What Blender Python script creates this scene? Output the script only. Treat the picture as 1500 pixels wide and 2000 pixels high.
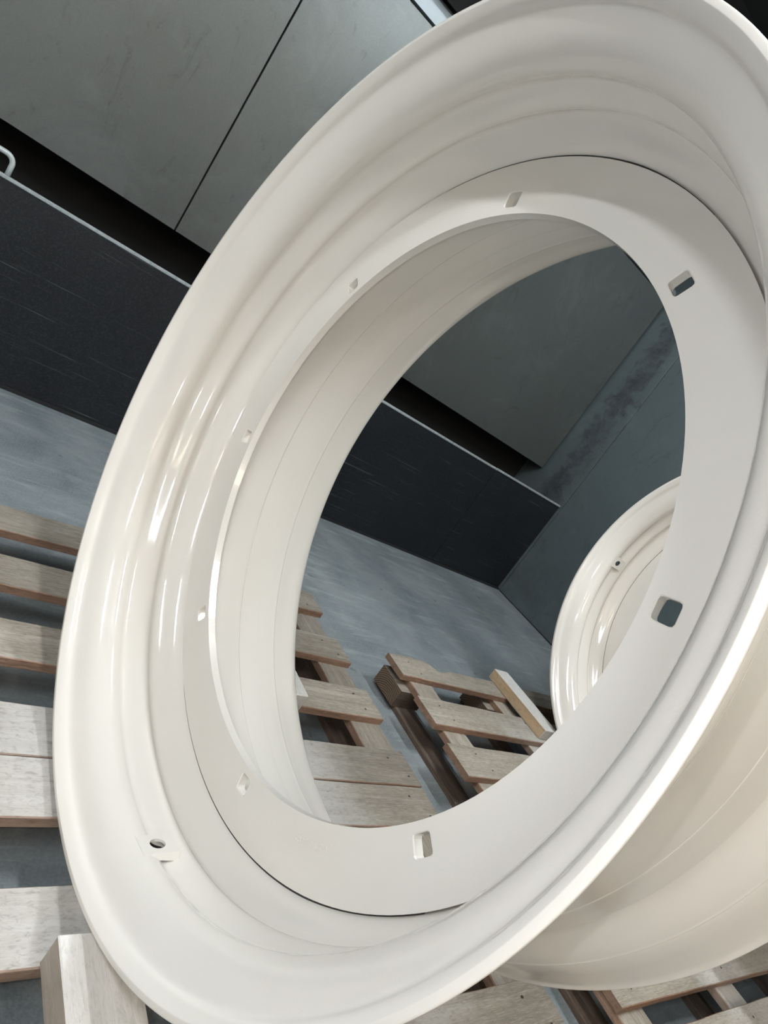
import bpy, bmesh, math, random
from mathutils import Vector, Matrix
random.seed(7)
for o in list(bpy.data.objects): bpy.data.objects.remove(o)
scene = bpy.context.scene
C = scene.collection
pi = math.pi

# ------------------------------------------------------------------ camera, world, lights, exposure
CAM_H = 1.0668
cam_d = bpy.data.cameras.new('camera')
cam_d.sensor_fit = 'VERTICAL'; cam_d.sensor_height = 36.0; cam_d.lens = 1323.5 * 36.0 / 2000.0
cam_d.clip_start = 0.01
cam = bpy.data.objects.new('camera', cam_d); C.objects.link(cam)
AX = Vector((0.70117, -0.44240, 0.55914))      # picture right
AY = Vector((-0.31371, 0.51280, 0.79914))      # picture up
AZ = Vector((-0.64027, -0.73574, 0.22078))     # towards the photographer
M3 = Matrix((AX, AY, AZ)).transposed()
cam.matrix_world = Matrix.Translation((0, 0, CAM_H)) @ M3.to_4x4()
scene.camera = cam

w = bpy.data.worlds.new('world'); scene.world = w; w.use_nodes = True
w.node_tree.nodes['Background'].inputs[0].default_value = (0.62, 0.68, 0.72, 1)
w.node_tree.nodes['Background'].inputs[1].default_value = 0.02

# the flash of the phone, a few centimetres beside the lens
fl_d = bpy.data.lights.new('phone_flash', 'AREA'); fl_d.shape = 'DISK'; fl_d.size = 0.009
fl_d.energy = 2.3; fl_d.color = (0.97, 0.96, 1.0)
fl = bpy.data.objects.new('phone_flash', fl_d); C.objects.link(fl)
fl.matrix_world = Matrix.Translation(Vector((0, 0, CAM_H)) - AX * 0.055 + AY * 0.02) @ M3.to_4x4()

LAMP_STRENGTH = 146.0
HALL_STRENGTH = 66.0
vs = scene.view_settings
vs.view_transform = 'Standard'; vs.look = 'None'; vs.exposure = 0.12; vs.gamma = 1.0
try: vs.use_curve_mapping = False
except Exception: pass

# ------------------------------------------------------------------ helpers
def empty(name, loc, rot=None, label=None, cat=None, group=None):
    o = bpy.data.objects.new(name, None); C.objects.link(o); o.location = loc
    if rot is not None: o.rotation_euler = rot
    tag(o, label, cat, group); o.empty_display_size = 0.05
    return o
def tag(o, label=None, cat=None, group=None, kind=None):
    if label: o['label'] = label
    if cat: o['category'] = cat
    if group: o['group'] = group
    if kind: o['kind'] = kind
    return o
def obj(name, bm, mats, parent=None, smooth=False, loc=None, rot=None):
    me = bpy.data.meshes.new(name)
    bmesh.ops.recalc_face_normals(bm, faces=bm.faces)
    bm.to_mesh(me); bm.free()
    for m in (mats if isinstance(mats, (list, tuple)) else [mats]): me.materials.append(m)
    if smooth:
        for p in me.polygons: p.use_smooth = True
    o = bpy.data.objects.new(name, me); C.objects.link(o)
    if parent: o.parent = parent
    if loc is not None: o.location = loc
    if rot is not None: o.rotation_euler = rot
    return o
def add_box(bm, x0, x1, y0, y1, z0, z1, bev=0.0, mi=0):
    v = [bm.verts.new(p) for p in ((x0,y0,z0),(x1,y0,z0),(x1,y1,z0),(x0,y1,z0),(x0,y0,z1),(x1,y0,z1),(x1,y1,z1),(x0,y1,z1))]
    fs = [bm.faces.new([v[i] for i in f]) for f in ((0,3,2,1),(4,5,6,7),(0,1,5,4),(1,2,6,5),(2,3,7,6),(3,0,4,7))]
    for f in fs: f.material_index = mi
    if bev > 0:
        es = list({e for f in fs for e in f.edges})
        bmesh.ops.bevel(bm, geom=es, offset=bev, segments=1, affect='EDGES')
    return fs
def box_obj(name, b, mats, parent=None, bev=0.0):
    bm = bmesh.new(); add_box(bm, *b, bev=bev); return obj(name, bm, mats, parent)
def add_tube(bm, pts, r, n=12, caps=True):
    pts = [Vector(p) for p in pts]; rings = []
    for i, p in enumerate(pts):
        t = (pts[min(i+1, len(pts)-1)] - pts[max(i-1, 0)]).normalized()
        a = Vector((0, 1, 0)) if abs(t.y) < 0.9 else Vector((1, 0, 0))
        u = t.cross(a).normalized(); v = t.cross(u)
        rings.append([bm.verts.new(p + (u*math.cos(2*pi*k/n) + v*math.sin(2*pi*k/n))*r) for k in range(n)])
    for a, b in zip(rings, rings[1:]):
        for k in range(n): bm.faces.new((a[k], a[(k+1) % n], b[(k+1) % n], b[k]))
    if caps:
        bm.faces.new(rings[0][::-1]); bm.faces.new(rings[-1])
def catmull(pts, sub):
    P = [pts[0]] + list(pts) + [pts[-1]]; out = []
    for i in range(1, len(P)-2):
        p0, p1, p2, p3 = [Vector(q) for q in P[i-1:i+3]]
        for k in range(sub):
            t = k / sub
            out.append(0.5*((2*p1) + (p2-p0)*t + (2*p0-5*p1+4*p2-p3)*t*t + (3*p1-p0-3*p2+p3)*t**3))
    out.append(Vector(P[-2])); return out

# ------------------------------------------------------------------ materials
class Nodes:
    def __init__(s, name):
        s.m = bpy.data.materials.new(name); s.m.use_nodes = True; s.t = s.m.node_tree
        s.b = s.t.nodes['Principled BSDF']
    def n(s, kind, **kw):
        nd = s.t.nodes.new(kind)
        for k, v in kw.items():
            if k.startswith('i_'):
                key = k[2:]; key = int(key) if key.isdigit() else key.replace('_', ' ')
                s.set(nd.inputs[key], v)
            else: setattr(nd, k, v)
        return nd
    def set(s, sock, v):
        if isinstance(v, bpy.types.NodeSocket): s.t.links.new(v, sock)
        else: sock.default_value = v
    def coords(s, which='Object', scale=(1,1,1), loc=(0,0,0), rot=(0,0,0)):
        tc = s.n('ShaderNodeTexCoord')
        mp = s.n('ShaderNodeMapping'); s.set(mp.inputs[0], tc.outputs[which])
        mp.inputs['Scale'].default_value = scale; mp.inputs['Rotation'].default_value = rot
        s.set(mp.inputs['Location'], loc); return mp.outputs[0]
    def noise(s, vec, scale, detail=4, rough=0.55, dist=0.0):
        nd = s.n('ShaderNodeTexNoise'); s.set(nd.inputs['Vector'], vec)
        nd.inputs['Scale'].default_value = scale; nd.inputs['Detail'].default_value = detail
        nd.inputs['Roughness'].default_value = rough; nd.inputs['Distortion'].default_value = dist
        return nd.outputs[0]
    def ramp(s, fac, *stops):
        nd = s.n('ShaderNodeValToRGB'); s.set(nd.inputs[0], fac); e = nd.color_ramp.elements
        while len(e) < len(stops): e.new(0.5)
        for el, (p, c) in zip(e, stops):
            el.position = p; el.color = (c, c, c, 1) if isinstance(c, (int, float)) else (*c, 1)
        return nd.outputs[0]
    def mix(s, fac, a, b, mode='MIX'):
        nd = s.n('ShaderNodeMix', data_type='RGBA', blend_type=mode)
        s.set(nd.inputs[0], fac)
        for k, v in ((6, a), (7, b)): s.set(nd.inputs[k], (*v, 1) if isinstance(v, tuple) and len(v) == 3 else v)
        return nd.outputs[2]
    def math(s, op, a, b=None):
        nd = s.n('ShaderNodeMath', operation=op); s.set(nd.inputs[0], a)
        if b is not None: s.set(nd.inputs[1], b)
        return nd.outputs[0]
    def bump(s, h, strength, dist=0.01):
        nd = s.n('ShaderNodeBump'); s.set(nd.inputs['Height'], h)
        nd.inputs['Strength'].default_value = strength; nd.inputs['Distance'].default_value = dist
        s.set(s.b.inputs['Normal'], nd.outputs[0])
    def done(s, col, rough=0.5, metal=0.0, spec=0.5):
        s.set(s.b.inputs['Base Color'], (*col, 1) if isinstance(col, tuple) and len(col) == 3 else col)
        s.set(s.b.inputs['Roughness'], rough); s.set(s.b.inputs['Metallic'], metal)
        s.b.inputs['Specular IOR Level'].default_value = spec
        return s.m

def mat_paint():
    s = Nodes('cream_gloss_paint'); v = s.coords()
    n1 = s.noise(v, 3.0, 3); col = s.mix(s.ramp(n1, (0.3, 0.0), (0.75, 1.0)), (0.770, 0.738, 0.680), (0.795, 0.763, 0.708))
    n2 = s.noise(v, 330, 2); s.bump(n2, 0.05, 0.002)
    return s.done(col, 0.10, 0, 0.5)
def mat_steel_wall(name='grey_sheet_steel', base=(0.108, 0.120, 0.117), soot=False):
    s = Nodes(name); v = s.coords('Object')
    n1 = s.noise(v, 1.6, 5, 0.6); col = s.mix(n1, tuple(c*0.86 for c in base), tuple(c*1.12 for c in base))
    n3 = s.noise(v, 240, 2); col = s.mix(s.ramp(n3, (0.35, 0.0), (0.7, 0.35)), col, tuple(c*1.35 for c in base))
    # smudges and scuffs
    sm = s.noise(s.coords('Object', (4, 4, 1.8)), 2.6, 8, 0.72, 1.2)
    col = s.mix(s.ramp(sm, (0.57, 0.0), (0.70, 0.55)), col, tuple(c*0.5 for c in base))
    lt = s.noise(s.coords('Object', (1.5, 1.5, 1.5), (3, 1, 7)), 1.7, 6, 0.7, 0.9)
    col = s.mix(s.ramp(lt, (0.52, 0.0), (0.70, 0.45)), col, tuple(c*1.5 for c in base))
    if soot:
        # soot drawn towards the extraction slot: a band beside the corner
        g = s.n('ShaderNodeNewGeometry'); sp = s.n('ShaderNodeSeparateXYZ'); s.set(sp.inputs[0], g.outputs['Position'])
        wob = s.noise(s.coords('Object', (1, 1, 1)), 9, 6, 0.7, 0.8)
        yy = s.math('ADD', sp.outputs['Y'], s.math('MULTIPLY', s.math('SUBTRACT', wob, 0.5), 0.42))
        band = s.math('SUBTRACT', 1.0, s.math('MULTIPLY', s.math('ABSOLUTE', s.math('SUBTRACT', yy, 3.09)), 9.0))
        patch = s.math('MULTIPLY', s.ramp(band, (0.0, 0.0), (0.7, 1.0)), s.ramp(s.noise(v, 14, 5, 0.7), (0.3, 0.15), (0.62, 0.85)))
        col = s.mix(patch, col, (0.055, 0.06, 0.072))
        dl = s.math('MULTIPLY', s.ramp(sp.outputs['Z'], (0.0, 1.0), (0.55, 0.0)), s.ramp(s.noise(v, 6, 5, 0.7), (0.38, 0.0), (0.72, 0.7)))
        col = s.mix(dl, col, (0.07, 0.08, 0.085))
    n2 = s.noise(v, 420, 2, 0.6); s.bump(n2, 0.2, 0.002)
    return s.done(col, s.ramp(n1, (0.3, 0.29), (0.7, 0.40)), 0.45, 0.5)
def mat_black_panel():
    s = Nodes('blackened_steel'); v = s.coords('Object')
    n1 = s.noise(v, 2.2, 6, 0.65); col = s.mix(n1, (0.0035, 0.0045, 0.006), (0.017, 0.020, 0.024))
    for k, (rot, sc) in enumerate([((0, 0.5, 0), (2.2, 2, 120)), ((0, -0.35, 0), (1.6, 2, 150)), ((0, 1.1, 0), (1.5, 2, 110))]):
        st = s.noise(s.coords('Object', sc, (k*3.1, 0, k), rot), 1.0, 4, 0.55, 0.25)
        col = s.mix(s.math('MULTIPLY', s.ramp(st, (0.64, 0.0), (0.70, 0.55)), s.ramp(s.noise(v, 2.3+k, 3), (0.48, 0.0), (0.62, 1.0))), col, (0.15, 0.165, 0.175))
    n3 = s.noise(v, 170, 3, 0.7); col = s.mix(s.ramp(n3, (0.5, 0.0), (0.75, 0.35)), col, (0.07, 0.08, 0.09))
    return s.done(col, 0.5, 0.2, 0.4)
def mat_floor():
    s = Nodes('worn_grey_concrete'); v = s.coords('Object')
    n1 = s.noise(v, 2.6, 8, 0.72, 0.5); col = s.mix(s.ramp(n1, (0.33, 0.0), (0.67, 1.0)), (0.115, 0.140, 0.153), (0.255, 0.280, 0.288))
    n2 = s.noise(v, 150, 3, 0.7); col = s.mix(s.ramp(n2, (0.4, 0.0), (0.72, 0.4)), col, (0.35, 0.385, 0.40))
    # trowel marks and scrapes
    for k, (rot, sc, th) in enumerate([((0, 0, 0.45), (3.0, 24, 1), 0.52), ((0, 0, 0.8), (6, 60, 1), 0.58), ((0, 0, -0.6), (5, 90, 1), 0.60)]):
        st = s.noise(s.coords('Object', sc, (k*5.3, k*1.7, 0), rot), 1.0, 5, 0.6, 0.5)
        col = s.mix(s.math('MULTIPLY', s.ramp(st, (th, 0.0), (th+0.12, 0.5)), s.ramp(s.noise(v, 1.9+k, 4, 0.6), (0.44, 0.0), (0.64, 1.0))), col, (0.42, 0.46, 0.47))
    sp = s.noise(v, 11, 4, 0.6); col = s.mix(s.ramp(sp, (0.66, 0.0), (0.70, 0.55)), col, (0.075, 0.085, 0.09))
    yl = s.noise(s.coords('Object', (1, 1, 1), (4.2, 8.8, 0)), 3.4, 3, 0.5); col = s.mix(s.ramp(yl, (0.71, 0.0), (0.74, 0.25)), col, (0.27, 0.30, 0.16))
    s.bump(n2, 0.15, 0.003)
    return s.done(col, s.ramp(n1, (0.3, 0.55), (0.7, 0.7)), 0, 0.4)
OVERSPRAY = [((0.76, 0.72), (0.33, 0.30)), ((2.66, 0.72), (0.40, 0.45))]
def mat_wood(name, dark, light, spray=1.0, grain=1.0, base_spray=0.0):
    s = Nodes(name); oi = s.n('ShaderNodeObjectInfo')
    sh = s.n('ShaderNodeCombineXYZ'); s.set(sh.inputs[0], s.math('MULTIPLY', oi.outputs['Random'], 37.0)); s.set(sh.inputs[1], s.math('MULTIPLY', oi.outputs['Random'], 11.0))
    v = s.coords('Object', (1.6, 34, 34), sh.outputs[0])
    g1 = s.noise(v, 1.4, 6, 0.62, 0.7); vb = s.coords('Object', (2, 5, 5), sh.outputs[0]); g2 = s.noise(vb, 1.8, 4, 0.6)
    col = s.mix(s.ramp(g1, (0.28, 0.0), (0.72, 1.0)), dark, light)
    col = s.mix(s.math('MULTIPLY', s.ramp(g2, (0.35, 0.0), (0.75, 1.0)), 0.55), col, tuple(c*0.62 for c in dark))
    fib = s.noise(s.coords('Object', (30, 420, 420), sh.outputs[0]), 1.0, 2, 0.7)
    col = s.mix(s.ramp(fib, (0.52, 0.0), (0.78, 0.5*grain)), col, tuple(min(1, c*1.5) for c in light))
    col = s.mix(s.ramp(fib, (0.25, 0.45*grain), (0.42, 0.0)), col, tuple(c*0.45 for c in dark))
    br = s.math('ADD', 0.82, s.math('MULTIPLY', oi.outputs['Random'], 0.36))
    vm = s.n('ShaderNodeMix', data_type='RGBA', blend_type='MULTIPLY'); vm.inputs[0].default_value = 1.0
    s.set(vm.inputs[6], col); cb = s.n('ShaderNodeCombineColor'); [s.set(cb.inputs[k], br) for k in range(3)]; s.set(vm.inputs[7], cb.outputs[0]); col = vm.outputs[2]
    if spray > 0:
        # paint overspray settled on the boards round the foot of each rim
        g = s.n('ShaderNodeNewGeometry'); sp = s.n('ShaderNodeSeparateXYZ'); s.set(sp.inputs[0], g.outputs['Position'])
        tot = None
        wob = s.math('MULTIPLY', s.math('SUBTRACT', s.noise(g.outputs['Position'], 7, 4, 0.6), 0.5), 0.22)
        for (cx, cy), (hx, hy) in OVERSPRAY:
            dx = s.math('MAXIMUM', s.math('SUBTRACT', s.math('ABSOLUTE', s.math('SUBTRACT', sp.outputs['X'], cx)), hx), 0.0)
            dy = s.math('MAXIMUM', s.math('SUBTRACT', s.math('ABSOLUTE', s.math('SUBTRACT', sp.outputs['Y'], cy)), hy), 0.0)
            d = s.math('ADD', s.math('SQRT', s.math('ADD', s.math('MULTIPLY', dx, dx), s.math('MULTIPLY', dy, dy))), wob)
            tot = d if tot is None else s.math('MINIMUM', tot, d)
        k = s.math('MULTIPLY', s.ramp(tot, (0.0, 1.0), (0.17, 0.0)), s.ramp(g1, (0.2, 0.55*spray), (0.6, 0.92*spray)))
        col = s.mix(k, col, (0.485, 0.47, 0.44))
    if base_spray > 0:
        col = s.mix(s.ramp(s.noise(vb, 3, 5, 0.65), (0.25, 0.55*base_spray), (0.6, base_spray)), col, (0.64, 0.63, 0.60))
    rs = s.noise(s.coords('Object', (55, 130, 130), sh.outputs[0]), 1.0, 4, 0.7, 0.6)
    col = s.mix(s.ramp(rs, (0.30, 0.42*grain), (0.50, 0.0)), col, tuple(c*0.55 for c in dark))
    s.bump(s.math('ADD', g1, s.math('MULTIPLY', rs, 0.6)), 0.45*grain, 0.004)
    return s.done(col, 0.72, 0, 0.3)
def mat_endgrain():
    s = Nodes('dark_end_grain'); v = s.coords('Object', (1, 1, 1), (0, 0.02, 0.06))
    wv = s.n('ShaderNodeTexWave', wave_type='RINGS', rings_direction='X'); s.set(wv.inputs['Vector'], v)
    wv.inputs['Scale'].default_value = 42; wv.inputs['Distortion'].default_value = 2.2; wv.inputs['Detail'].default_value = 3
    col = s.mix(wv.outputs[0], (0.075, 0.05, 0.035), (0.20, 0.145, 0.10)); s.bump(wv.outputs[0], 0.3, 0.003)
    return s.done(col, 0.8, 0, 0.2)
def mat_plain(name, col, rough=0.5, metal=0.0, n=0.15, scale=30):
    s = Nodes(name); nz = s.noise(s.coords(), scale, 4)
    return s.done(s.mix(nz, tuple(c*(1-n) for c in col), tuple(c*(1+n) for c in col)), rough, metal)
def mat_emit(name, col, st):
    s = Nodes(name); s.set(s.b.inputs['Emission Color'], (*col, 1)); s.b.inputs['Emission Strength'].default_value = st
    return s.done((0.8, 0.8, 0.8), 0.4)

PAINT = mat_paint()
STEEL = mat_steel_wall(); STEEL_SIDE = mat_steel_wall('grey_sheet_steel_sooty', (0.120, 0.150, 0.156), True)
BLACK = mat_black_panel(); FLOOR = mat_floor()
TOPW = mat_wood('weathered_deck_wood', (0.215, 0.185, 0.15), (0.40, 0.365, 0.31))
SIDEW = mat_wood('warm_sawn_edge_wood', (0.19, 0.115, 0.078), (0.34, 0.225, 0.16), spray=0.25)
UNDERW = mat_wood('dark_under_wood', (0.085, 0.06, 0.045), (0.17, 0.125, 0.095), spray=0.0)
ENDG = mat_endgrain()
TIMB_TOP = mat_wood('overspray_white_timber', (0.40, 0.37, 0.32), (0.58, 0.55, 0.50), spray=0, base_spray=0.9, grain=0.7)
TIMB_SIDE = mat_wood('fresh_pine_timber', (0.40, 0.29, 0.18), (0.58, 0.44, 0.29), spray=0, grain=0.6)
TIMB_SIDE2 = mat_wood('greyed_pine_timber', (0.33, 0.265, 0.20), (0.45, 0.375, 0.30), spray=0, base_spray=0.25, grain=0.6)
NAIL = mat_plain('rusty_nail', (0.03, 0.025, 0.022), 0.6, 0.3)
VOID = mat_plain('darkness_black', (0.003, 0.003, 0.0033), 0.9)  # near-black colour standing in for the darkness of the slot and void
FILTER = mat_plain('dark_brown_filter', (0.0022, 0.0018, 0.0015), 0.95, 0, 0.7, 22)
TRIM = mat_plain('pale_grey_enamel', (0.30, 0.35, 0.37), 0.38, 0.2, 0.06)
EDGE = mat_plain('scuffed_pale_edge', (0.34, 0.38, 0.39), 0.55, 0.1, 0.45, 60)
HANDLE = mat_plain('pale_handle_rod', (0.50, 0.55, 0.56), 0.4, 0.2, 0.1)
HALL = mat_plain('grey_hall_wall', (0.55, 0.53, 0.50), 0.7)
CEIL = mat_plain('dark_ceiling', (0.012, 0.0125, 0.013), 0.85)
GAP_SHADE = mat_plain('painted_gap_shade', (0.03, 0.028, 0.026), 0.7)  # dark tone standing in for shade in the disc gap and valve hole
SEAL = mat_plain('black_joint_seal', (0.01, 0.011, 0.012), 0.8)

# ------------------------------------------------------------------ the setting
XS, YL, YU = 3.880, 2.955, 3.285       # side wall, lower wall sheets, upper wall sheets
XL, YF, ZC = -4.0, -4.0, 3.6
floor = tag(box_obj('floor', (XL, XS+0.05, YF, YL+0.02, -0.05, 0.0), FLOOR), 'worn blue-grey concrete floor with scratches', kind='structure')
tag(box_obj('ceiling', (XL, XS+0.05, YF, 3.9, ZC, ZC+0.05), CEIL), 'dark ceiling high above the booth', kind='structure')
tag(box_obj('wall_left', (XL-0.05, XL, YF, 3.9, -0.05, ZC), HALL), 'plain grey hall wall', kind='structure')
tag(box_obj('wall_front', (XL, XS+0.05, YF-0.05, YF, -0.05, ZC), HALL), 'plain grey hall wall opposite the booth', kind='structure')

bm = bmesh.new()
add_box(bm, XL, XS+0.05, 3.62, 3.70, -0.05, ZC)            # back of the extraction duct
add_box(bm, XL, XS+0.05, YU+0.06, 3.62, 2.37, 2.42)        # lid of the duct
add_box(bm, XL, XS+0.05, YU+0.03, YU+0.07, 2.40, ZC)       # black sheet standing in for the dark void above the sheets
add_box(bm, XL, XS+0.05, YL+0.02, 3.62, -0.05, 0.0)        # floor of the duct
wall_back = tag(obj('wall_back', bm, VOID), 'extraction wall of grey steel sheets over a dark slot and black lower sheets', kind='structure')
bm = bmesh.new(); add_box(bm, XL, XS, 3.46, 3.50, 0.0, 0.93)
obj('filter_mat', bm, FILTER, wall_back)
seams = [-3.57, -2.084, -0.598, 0.888, 2.374, 3.868]
for a, b in zip([XL] + seams[:-1], seams):
    g = box_obj('steel_sheet', (a+0.0035, b-0.0035, YU, YU+0.025, 0.880, 2.268), STEEL, wall_back, 0.0015)
box_obj('sheet_backing', (XL, XS, YU+0.028, YU+0.04, 0.885, 2.38), SEAL, wall_back)
# rounded rail closing the sheets at the top
bm = bmesh.new(); prof = []
for k in range(13):
    a = pi/2 + pi*k/12*0.5
    prof.append((YU+0.03 + 0.05*math.cos(a)*1.0, 2.325 + 0.045*math.sin(a)))
prof = [(YU+0.03, 2.37)] + [(YU+0.03-0.045*math.sin(pi/2*k/10), 2.325+0.045*math.cos(pi/2*k/10)) for k in range(11)] + [(YU-0.015, 2.276), (YU+0.03, 2.276)]
ra = [bm.verts.new((XL, y, z)) for y, z in prof]; rb = [bm.verts.new((XS, y, z)) for y, z in prof]
for k in range(len(prof)): bm.faces.new((ra[k], ra[(k+1) % len(prof)], rb[(k+1) % len(prof)], rb[k]))
bm.faces.new(ra); bm.faces.new(rb[::-1])
obj('top_rail', bm, TRIM, wall_back, smooth=False)
# black lower sheets with a scuffed pale edge on top
for a, b, dz in ((XL, 0.0, 0), (0.0, 3.138, 0), (3.144, XS-0.004, 0.002)):
    sh = box_obj('black_sheet', (a+0.001, b-0.001, YL - (0.004 if a < 3 else 0), YL+0.012, 0.014, 0.730+dz), BLACK, wall_back, 0.001)
    box_obj('sheet_edge', (a+0.001, b-0.001, YL-0.008, YL+0.016, 0.7305+dz, 0.744+dz), EDGE, sh, 0.003)
    if a == 0.0:
        bm = bmesh.new()
        for x, z in ((2.10, 0.51), (2.10, 0.34), (2.12, 0.12)):
            r = [bm.verts.new((x+0.006*math.cos(2*pi*k/10), YL-0.007, z+0.006*math.sin(2*pi*k/10))) for k in range(10)]
            bm.faces.new(r)
        obj('screw_heads', bm, TRIM, sh)
        bm = bmesh.new(); p = [(0.226, YL+0.004, 0.742), (0.226, YL+0.002, 0.775)]
        for k in range(7):
            a2 = pi/2*k/6; p.append((0.196+0.030*math.cos(a2), YL+0.002, 0.782+0.030*math.sin(a2)))
        for k in range(7):
            a2 = pi/2+pi/2*k/6; p.append((0.070+0.030*math.cos(a2), YL+0.002, 0.782+0.030*math.sin(a2)))
        p.append((0.040, YL+0.004, 0.742))
        add_tube(bm, p, 0.0095, 12); obj('handle', bm, HANDLE, sh, smooth=True)
box_obj('floor_seal', (XL, XS, YL-0.010, YL+0.014, 0.0, 0.014), SEAL, wall_back)

bm = bmesh.new(); add_box(bm, XS+0.022, XS+0.07, YF, 3.70, -0.05, ZC)
wall_right = tag(obj('wall_right', bm, SEAL), 'grey-green steel side wall with sooty marks beside the slot', kind='structure')
ys = [YF, -1.5, 0.0, 1.455, 2.936, 3.50]
for a, b in zip(ys, ys[1:]):
    box_obj('steel_sheet', (XS, XS+0.02, a+0.003, b-0.003, 0.008, 2.9), STEEL_SIDE, wall_right, 0.001)

# ------------------------------------------------------------------ ceiling lamps (out of frame, mirrored in the gloss paint)
TUBE = mat_emit('lit_fluorescent_tube', (0.91, 0.965, 1.0), LAMP_STRENGTH)
TUBE_DIM = mat_emit('dim_fluorescent_tube', (0.91, 0.965, 1.0), LAMP_STRENGTH*0.26)
TUBE_MID = mat_emit('half_bright_fluorescent_tube', (0.91, 0.965, 1.0), LAMP_STRENGTH*0.85)
TUBE_WARM = mat_emit('lit_warm_tube', (1.0, 0.82, 0.62), HALL_STRENGTH)
HOUS = mat_plain('white_lamp_housing', (0.7, 0.7, 0.7), 0.4)
def lamp(x, y, z, L, tube, label, group):
    t = empty('fluorescent_lamp', (x, y, z), None, label, 'ceiling lamp', group)
    bm = bmesh.new(); add_box(bm, -0.07, 0.07, -L/2, L/2, 0.03, 0.08, 0.006); obj('housing', bm, HOUS, t)
    for xx in (-0.035, 0.035):
        bm = bmesh.new(); add_tube(bm, [(xx, -L/2+0.03, 0), (xx, L/2-0.03, 0)], 0.019, 12); obj('tube', bm, tube, t, True)
    for yy in (-L*0.4, L*0.4):
        bm = bmesh.new(); add_tube(bm, [(0, yy, 0.08), (0, yy, ZC-z)], 0.004, 6); obj('hanging_rod', bm, HOUS, t, True)
for x, y, L, tb in ((-1.2, -0.65, 1.2, TUBE), (0.45, 0.8, 0.9, TUBE), (2.1, 0.8, 0.9, TUBE)):
    lamp(x, y, 3.0, L, tb, 'cool twin-tube fluorescent lamp hung above the pallets in the booth', 'cool lamps above the pallets')
lamp(2.1, 1.95, 3.0, 0.8, TUBE_DIM, 'dim short twin-tube lamp hung close to the steel wall', 'dim lamp by the steel wall')
lamp(-1.8, 1.3, 3.0, 0.9, TUBE_MID, 'half-bright twin-tube lamp hung before the open front of the large rim', 'half-bright lamp')
for x in (-2.2, 0.2, 2.6):
    lamp(x, -2.7, 3.0, 1.5, TUBE_WARM, 'warm-white twin-tube lamp in the open hall facing the booth', 'warm lamps in the hall')

# ------------------------------------------------------------------ wheel rims
RR = 0.70
NSEG = 288
def rim_profile():
    inside = [(.0010,.9992),(.0002,.9975),(.0002,.9895),(.0014,.9870),(.0065,.9815),(.0125,.9758),(.018,.9718),(.0235,.9690),(.029,.9660),(.036,.9590),(.048,.9430),(.060,.9285),(.074,.9155),(.089,.9060),(.101,.9015),(.111,.9005),(.122,.9025),
           (.133,.9075),(.143,.9138),(.153,.9168),(.164,.9140),(.178,.9068),(.192,.8995),(.202,.8962),(.212,.8972),(.221,.9035),(.230,.9098),(.239,.9110),(.249,.9062),(.263,.8945),(.280,.876),
           (.296,.8645),(.312,.8580),(.335,.8525),(.37,.852),(.43,.857),(.48,.866),(.509,.8728),(.516,.8748),(.524,.8848),(.531,.8870),(.56,.891),(.61,.900),(.65,.909),(.678,.917),(.686,.9190),
           (.693,.9225),(.701,.935),(.708,.9375),(.73,.9435),(.77,.955),(.81,.965),(.85,.976),(.88,.988),(.899,1.000)]
    outside = [(.0075,.9995),(.013,.9940),(.020,.988),(.030,.981),(.045,.976),(.065,.963),(.085,.947),(.105,.926),(.120,.917),(.14,.9165),(.16,.919),(.19,.914),(.21,.911),(.235,.916),(.255,.911),(.28,.892),
           (.30,.876),(.32,.871),(.40,.872),(.48,.880),(.54,.8875),(.575,.8925),(.605,.8985),(.630,.9075),(.655,.9230),(.680,.9405),(.695,.9495),(.706,.9545),(.711,.9575),(.716,.9565),(.72,.9545),(.725,.9550),(.735,.9600),
           (.77,.9715),(.81,.982),(.85,.993),(.875,1.001),(.888,1.0085)]
    sq = lambda q: [(x if x < .70 else .70+(x-.70)*.735, r) for x, r in q]
    inn, out = catmull(sq(inside), 3), catmull(sq(outside), 3)
    loop = list(inn)
    c = (inn[-1]+out[-1])/2; r = inn[-1]-c; dr = (inn[-1]-inn[-2]).normalized()*r.length*0.9
    loop += [c + r*math.cos(pi*k/7) + dr*math.sin(pi*k/7) for k in range(1, 7)]
    loop += out[::-1]
    c = (inn[0]+out[0])/2; r = out[0]-c; dr = Vector((-0.25, 1.0)).normalized()*r.length*0.35
    loop += [c + r*math.cos(pi*k/7) + dr*math.sin(pi*k/7) for k in range(1, 7)]
    return [(q.x*RR, q.y*RR) for q in loop]
def polar(x, r, a):          # rim frame: axis along x, angle from y towards z
    return (x, r*math.cos(a), r*math.sin(a))
def lathe(bm, loop, n):
    rings = [[bm.verts.new(polar(x, r, 2*pi*k/n)) for (x, r) in loop] for k in range(n)]
    L = len(loop)
    for k in range(n):
        A, B = rings[k], rings[(k+1) % n]
        for j in range(L): bm.faces.new((A[j], A[(j+1) % L], B[(j+1) % L], B[j]))
VALVE_X, VALVE_R = 0.139*RR, 0.8935*RR
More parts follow.
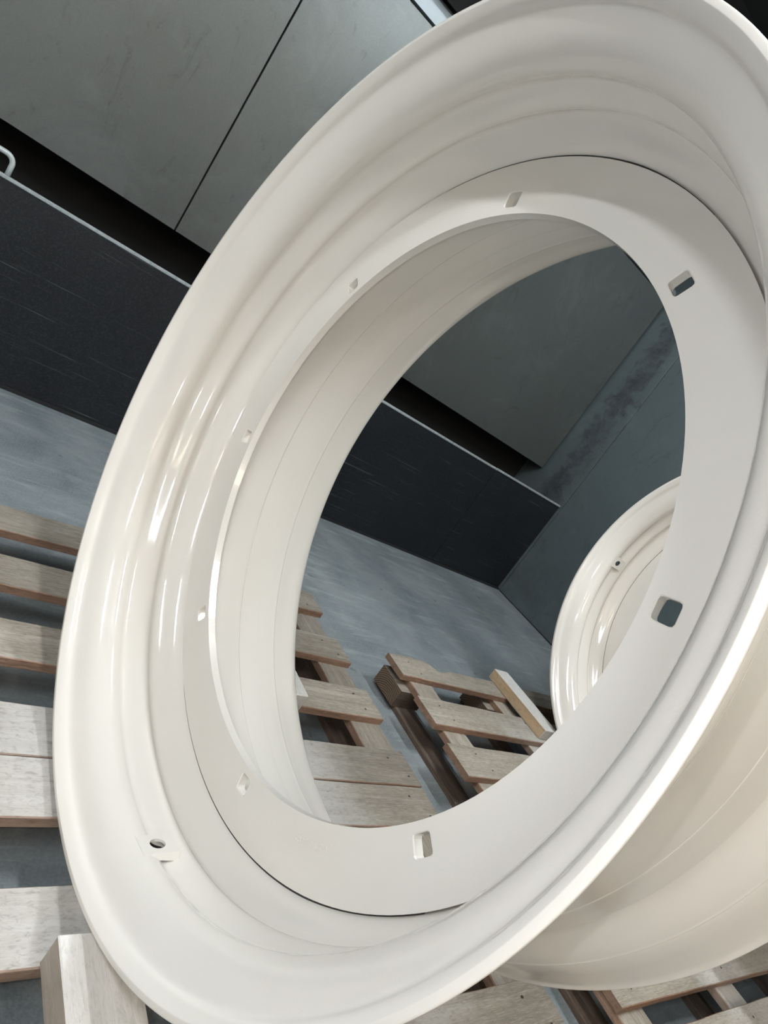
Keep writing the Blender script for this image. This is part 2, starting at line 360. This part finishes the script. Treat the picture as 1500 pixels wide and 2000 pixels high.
def barrel_mesh(valve):
    bm = bmesh.new(); lathe(bm, rim_profile(), NSEG)
    o = obj('barrel', bm, PAINT, None, True)
    bm = bmesh.new()
    c, s = math.cos(valve), math.sin(valve)
    add_tube(bm, [(VALVE_X, 0.84*RR*c, 0.84*RR*s), (VALVE_X, 1.0*RR*c, 1.0*RR*s)], 0.0215, 28)
    cut = obj('valve_cutter', bm, GAP_SHADE)  # cut wall coloured dark to imitate the shade inside the hole
    md = o.modifiers.new('cut', 'BOOLEAN'); md.object = cut; md.operation = 'DIFFERENCE'; md.solver = 'EXACT'; md.material_mode = 'TRANSFER'
    dg = bpy.context.evaluated_depsgraph_get(); dg.update()
    me = bpy.data.meshes.new_from_object(o.evaluated_get(dg)); o.modifiers.clear(); o.data = me
    bpy.data.objects.remove(cut)
    for p in me.polygons: p.use_smooth = True
    try: me.set_sharp_from_angle(angle=math.radians(40))
    except Exception: pass
    return o
def disc_bm():
    bm = bmesh.new(); X0, X1 = 0.303*RR, 0.325*RR; RI, RO = 0.717*RR, 0.8560*RR
    rc = 0.7565*RR; hs = 0.0195*RR; cr = 0.006*RR; bw = 0.0020*RR
    m = 0.012*RR; r1, r2 = rc-hs-m, rc+hs+m; tw = (hs+m)/rc; half = pi/8
    nm, nr = 6, 6
    side = [tw + (half-tw)*k/10 for k in range(11)]
    tm = [-tw + 2*tw*k/nm for k in range(nm+1)]; rm = [r1 + (r2-r1)*k/nr for k in range(nr+1)]
    # rounded square hole and the cell boundary round it, both sampled by direction
    cell = [(r2, t) for t in tm[:-1]] + [(r, tw) for r in rm[:0:-1]] + [(r1, t) for t in tm[:0:-1]] + [(r, -tw) for r in rm[:-1]]
    def hole(r, t, g):
        a, b = r-rc, t*rc; k = max(abs(a), abs(b)); a, b = a/k*hs, b/k*hs
        ca, cb = max(-(hs-cr), min(hs-cr, a)), max(-(hs-cr), min(hs-cr, b)); L = math.hypot(a-ca, b-cb)
        a, b = ca+(a-ca)/L*cr, cb+(b-cb)/L*cr
        q = (hs+g)/hs; return (rc+a*q, b*q/rc)
    for s in range(8):
        th0 = math.radians(28.5) + s*pi/4
        cache = {}
        def V(x, r, t):
            return bm.verts.new(polar(x, r, th0+t))
        def quad(*q): bm.faces.new([V(*p) for p in q])
        for x in (X0, X1):
            rows = [RI, RI+bw] + rm + [RO-bw, RO]
            for sg in (-1, 1):
                for ta, tb in zip(side, side[1:]):
                    for ra, rb in zip(rows, rows[1:]):
                        quad((x, ra, sg*ta), (x, rb, sg*ta), (x, rb, sg*tb), (x, ra, sg*tb))
            for ta, tb in zip(tm, tm[1:]):
                for ra, rb in ((RI, RI+bw), (RI+bw, r1), (r2, RO-bw), (RO-bw, RO)):
                    quad((x, ra, ta), (x, rb, ta), (x, rb, tb), (x, ra, tb))
            g = bw if x == X0 else 0.0
            for k in range(len(cell)):
                c0, c1 = cell[k], cell[(k+1) % len(cell)]; h0, h1 = hole(*c0, g), hole(*c1, g)
                quad((x, *c0), (x, *c1), (x, *h1), (x, *h0))
                if x == X0:
                    m0, m1 = hole(*c0, 0), hole(*c1, 0)
                    quad((X0, *h0), (X0, *h1), (X0+bw, *m1), (X0+bw, *m0)); quad((X0+bw, *m0), (X0+bw, *m1), (X1, *m1), (X1, *m0))
        alls = [-t for t in side[::-1]] + tm[1:-1] + side
        for R_ in (RI, RO):
            for ta, tb in zip(alls, alls[1:]): quad((X0, R_, ta), (X0, R_, tb), (X1, R_, tb), (X1, R_, ta))
    bmesh.ops.remove_doubles(bm, verts=bm.verts, dist=2e-5)
    return bm
def weld_bm():
    bm = bmesh.new(); c = (0.327*RR, 0.8505*RR); r = 0.008*RR
    lathe(bm, [(c[0]+r*math.cos(2*pi*k/8), c[1]+r*math.sin(2*pi*k/8)) for k in range(8)], 128)
    return bm
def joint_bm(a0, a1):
    """dark strip painting shade into the crevice between disc ring and barrel, tapering out at both ends"""
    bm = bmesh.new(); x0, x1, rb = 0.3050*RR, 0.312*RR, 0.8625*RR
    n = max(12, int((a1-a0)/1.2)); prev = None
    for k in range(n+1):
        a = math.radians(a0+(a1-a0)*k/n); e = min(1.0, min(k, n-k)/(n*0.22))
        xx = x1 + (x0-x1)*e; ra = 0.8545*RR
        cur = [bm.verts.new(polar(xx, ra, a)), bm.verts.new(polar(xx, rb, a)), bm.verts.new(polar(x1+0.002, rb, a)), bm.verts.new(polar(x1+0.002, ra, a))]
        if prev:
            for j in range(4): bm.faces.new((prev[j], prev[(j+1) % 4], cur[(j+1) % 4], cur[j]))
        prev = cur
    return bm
def boss_bm(valve):
    # flattened rectangular seat for the valve, bridging the two ribs
    bm = bmesh.new(); hx, ht, h = 0.039*RR, 0.033*RR, 0.016*RR; n = 28
    c = Vector(polar(VALVE_X, VALVE_R, valve)); ex = Vector((1, 0, 0)); er = Vector(polar(0, 1, valve)); et = ex.cross(er)
    def W(a, b, d): return c + ex*a + et*b + er*(d + (0.0008 - 0.15*a if d == 0 else 0))
    ang = [2*pi*k/n for k in range(n)]
    sq = []
    for a in ang:
        k = min(hx/max(abs(math.cos(a)), 1e-6), ht/max(abs(math.sin(a)), 1e-6)); sq.append((k*math.cos(a), k*math.sin(a)))
    # snap nearest samples on the corners
    for sx in (-1, 1):
        for sy in (-1, 1):
            i = min(range(n), key=lambda q: (sq[q][0]-sx*hx)**2+(sq[q][1]-sy*ht)**2); sq[i] = (sx*hx, sy*ht)
    ci = [(0.0118*math.cos(a), 0.0118*math.sin(a)) for a in ang]
    pt = 0.004
    top_o = [bm.verts.new(W(a, b, 0)) for a, b in sq]; top_i = [bm.verts.new(W(a, b, 0)) for a, b in ci]
    low_i = [bm.verts.new(W(a, b, 0) + er*pt) for a, b in ci]; low_o = [bm.verts.new(W(a*0.94, b*0.94, 0) + er*pt) for a, b in sq]
    bot_o = [bm.verts.new(W(a*1.10, b*1.10, h)) for a, b in sq]; bot_i = [bm.verts.new(W(a*0.96, b*0.96, h)) for a, b in sq]
    for k in range(n):
        m = (k+1) % n
        for p, q in ((top_i, top_o), (top_o, bot_o), (bot_o, bot_i), (bot_i, low_o), (low_o, low_i), (low_i, top_i)):
            bm.faces.new((p[k], q[k], q[m], p[m]))
    return bm
def make_rim(loc, az, el, spin_slots, valve, label, letters, arcs):
    t = empty('wheel_rim', loc, None, label, 'wheel rim', 'painted wheel rims standing on pallets')
    t.rotation_euler = (0, -el, az)
    b = barrel_mesh(valve); b.parent = t
    d = obj('disc_ring', disc_bm(), PAINT, t, False); d.rotation_euler = (spin_slots, 0, 0)
    obj('weld_bead', weld_bm(), PAINT, t, True)
    for a0, a1 in arcs: obj('joint_shade', joint_bm(a0, a1), GAP_SHADE, t)['label'] = 'thin dark strip painted as shade in the joint'
    obj('valve_seat', boss_bm(valve), PAINT, t, False)
    if letters:
        n = len(letters); a0, a1 = math.radians(-125.0), math.radians(-133.3)
        vsum = None
        cu = bpy.data.curves.new('letter_curve', 'FONT'); cu.size = 0.0185; cu.extrude = 0.00022; cu.align_x = 'CENTER'
        bmx = bmesh.new()
        for k, ch in enumerate(letters):
            cu.body = ch; tmp = bpy.data.objects.new('tmp', cu); C.objects.link(tmp)
            dg = bpy.context.evaluated_depsgraph_get(); dg.update()
            me = bpy.data.meshes.new_from_object(tmp.evaluated_get(dg))
            a = a0 + (a1-a0)*k/(n-1)
            up = -Vector(polar(0, 1, a)); nrm = Vector((-1, 0, 0)); rt = up.cross(nrm)
            o3 = Vector(polar(0.303*RR - 0.0003, 0.770*RR, a))
            M = Matrix((rt, up, nrm)).transposed().to_4x4(); M.translation = o3
            me.transform(M); bmx.from_mesh(me)
            bpy.data.objects.remove(tmp); bpy.data.meshes.remove(me)
        obj('embossed_lettering', bmx, PAINT, d)['label'] = 'faint raised lettering'
        bpy.data.objects[d.children[0].name].rotation_euler = (-spin_slots, 0, 0)
    return t
ZP = 0.1322
make_rim((0.4836, 0.8462, 0.8440), math.radians(-1.44), math.radians(-0.25), 0.0, math.radians(-108.2),
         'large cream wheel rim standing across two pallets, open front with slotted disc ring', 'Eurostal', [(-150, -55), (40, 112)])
make_rim((2.3503, 0.9358, ZP+RR*1.0148), math.radians(-10.15), 0.0, math.radians(-20.5), math.radians(-2.4),
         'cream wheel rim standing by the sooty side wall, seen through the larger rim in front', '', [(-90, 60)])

# ------------------------------------------------------------------ pallets and chocks
K = (CAM_H-ZP)/(CAM_H-0.144)      # plan dimensions were measured for decks 0.144 m high
def board_bm(L, W, T, jag=0.0012, outline=None, seg=10, topmat=0, sidemat=1):
    """plank along local x, top at z = 0, slightly uneven edges"""
    bm = bmesh.new(); rows = []
    for k in range(seg+1):
        x = -L/2 + L*k/seg; y0 = -W/2 + random.uniform(-jag, jag); y1 = W/2 + random.uniform(-jag, jag)
        if outline: y1 = outline(x)
        z = random.uniform(-0.0006, 0.0004); c = 0.0022
        rows.append([bm.verts.new(p) for p in ((x, y0, -T), (x, y0, -c), (x, y0+c, z), (x, y1-c, z), (x, y1, -c), (x, y1, -T))])
    for a, b in zip(rows, rows[1:]):
        for j in range(6):
            f = bm.faces.new((a[j], b[j], b[(j+1) % 6], a[(j+1) % 6])); f.material_index = topmat if j == 2 else sidemat
    for r in (rows[0], rows[-1]): bm.faces.new(r).material_index = sidemat
    return bm
def block_bm(lx, ly, lz):
    bm = bmesh.new()
    fs = add_box(bm, -lx/2, lx/2, -ly/2, ly/2, 0, lz)
    for f in fs: f.material_index = 0
    fs[3].material_index = 1; fs[5].material_index = 1; fs[1].material_index = 2
    return bm
def pallet(loc, rz, boards, cross, ylim, label, block_dx=0.0):
    """boards: (x0, x1, yc, width, skew, outline); cross: x centres; ylim: extent of stringers"""
    t = empty('pallet', loc, (0, 0, rz), label, 'pallet', 'wooden pallets on the concrete floor')
    boards = [(a*K, b*K, c*K, d*K, e, g) for a, b, c, d, e, g in boards]; cross = [c*K for c in cross]
    y0, y1 = ylim[0]*K, ylim[1]*K; block_dx *= K; t.location = Vector(loc)*K
    nb = bmesh.new()
    for x0, x1, yc, wd, sk, out in boards:
        o = obj('deck_board', board_bm(x1-x0, wd, 0.022, outline=out, seg=40 if out else 12), [TOPW, SIDEW], t)
        o.location = ((x0+x1)/2, yc, ZP + random.uniform(-0.0004, 0)); o.rotation_euler = (0, 0, sk)
        for xc in cross:
            for (dx, dy) in ((random.uniform(-0.03, 0.0), wd*0.24), (random.uniform(0.0, 0.03), -wd*0.24)):
                cxn, cyn = xc+dx, yc+dy+(xc-(x0+x1)/2)*sk
                r = [nb.verts.new((cxn+0.0045*math.cos(2*pi*k/8), cyn+0.0032*math.sin(2*pi*k/8), ZP+0.0006)) for k in range(8)]
                nb.faces.new(r)
    tag(obj('nail_heads', nb, NAIL, t), 'dark nail heads', kind='stuff')
    for xc in cross:
        o = obj('stringer_board', board_bm(y1-y0, 0.118, 0.022), [TOPW, SIDEW], t)
        o.location = (xc, (y0+y1)/2, ZP-0.0226); o.rotation_euler = (0, 0, pi/2)
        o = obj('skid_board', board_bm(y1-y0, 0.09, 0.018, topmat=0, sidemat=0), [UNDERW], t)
        o.location = (xc+block_dx, (y0+y1)/2, 0.0185); o.rotation_euler = (0, 0, pi/2)
        for yc in (y0+0.07, y1-0.07):
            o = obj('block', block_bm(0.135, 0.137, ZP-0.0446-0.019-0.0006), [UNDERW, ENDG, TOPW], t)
            o.location = (xc+block_dx, yc, 0.0188)
    return t
X0, X1 = 0.26, 1.46
pallet((0, 0, 0), 0, [(X0, X1+0.014, 1.690, 0.122, 0.036, None), (X0, X1+0.006, 1.448, 0.120, 0.008, None), (X0, X1, 1.207, 0.124, 0.004, None), (X0, X1-0.009, 0.9645, 0.122, 0.001, None)],
       (0.32, 0.86, 1.399), (0.906, 1.765), 'grey wooden pallet under the far side of the large rim, beside the bare floor')
pallet((0, 0, 0), 0, [(X0, X1-0.011, 0.8395, 0.123, 0.0, None), (X0, X1-0.004, 0.604, 0.117, 0.0, None), (X0, X1-0.002, 0.350, 0.120, 0.0, None), (X0, X1, 0.10, 0.12, 0, None)],
       (0.32, 0.86, 1.399), (0.045, 0.899), 'wooden pallet under the near side of the large rim, white with overspray')
edge_pts = [(1.70, 1.511), (1.817, 1.519), (1.886, 1.515), (1.93, 1.505), (1.944, 1.490), (1.950, 1.469), (1.984, 1.473), (2.048, 1.490), (2.114, 1.493), (2.178, 1.491), (2.291, 1.498), (2.95, 1.505)]
def chipped(x):
    X = x/K + 2.312
    for (a, ya), (b, yb) in zip(edge_pts, edge_pts[1:]):
        if a <= X <= b: return (ya + (yb-ya)*(X-a)/(b-a) - 1.4535)*K
    return 0.05
pallet((0, 0, 0), 0, [(1.712, 2.912, 1.4535, 0.112, 0, chipped), (1.712, 2.912, 1.230, 0.130, -0.006, None), (1.699, 2.912, 1.0225, 0.132, -0.003, None), (1.70, 2.91, 0.800, 0.13, 0, None)],
       (1.823, 2.31, 2.85), (0.74, 1.50), 'weathered pallet with a chipped board, under the rim near the side wall', -0.038)
pallet((1.685, 0, 0), math.radians(-1.4), [(0, 1.2, 0.625, 0.12, 0, None), (0, 1.2, 0.374, 0.128, 0, None), (0, 1.2, 0.187, 0.125, 0, None), (0, 1.2, -0.04, 0.12, 0, None)],
       (0.062, 0.60, 1.138), (-0.10, 0.685), 'overspray-whitened pallet beside the rear edge of the large rim, slightly askew')

def timber(loc, size, rz, mats, label):
    bm = bmesh.new(); lx, ly, lz = size
    fs = add_box(bm, -lx/2, lx/2, -ly/2, ly/2, 0, lz)
    for f in fs: f.material_index = 1
    fs[1].material_index = 0; fs[3].material_index = 2; fs[5].material_index = 2
    bmesh.ops.bevel(bm, geom=list(bm.edges), offset=0.002, segments=1, affect='EDGES')
    o = obj('timber_chock', bm, mats, None); o.location = (loc[0]*K, loc[1]*K, loc[2]); o.rotation_euler = (0, 0, rz)
    return tag(o, label, 'wood block', 'timber chocks against the rims')
TM = [TIMB_TOP, TIMB_SIDE, TIMB_SIDE2]
z_t = ZP + 0.0006
timber((0.489, 0.300, z_t), (0.51, 0.104, 0.0565), pi/2, [TIMB_TOP, TIMB_SIDE2, TIMB_SIDE2], 'whitened timber chock wedged at the near foot of the large rim')
timber((1.072, 1.300, z_t), (0.37, 0.104, 0.0565), pi/2, [TIMB_TOP, TIMB_SIDE2, TIMB_TOP], 'whitened timber chock behind the large rim on the grey pallet')
timber((2.357, 1.353, z_t), (0.345, 0.089, 0.0450), pi/2, [TIMB_TOP, TIMB_SIDE, TIMB_TOP], 'white-topped pine timber lying across the chipped pallet boards')
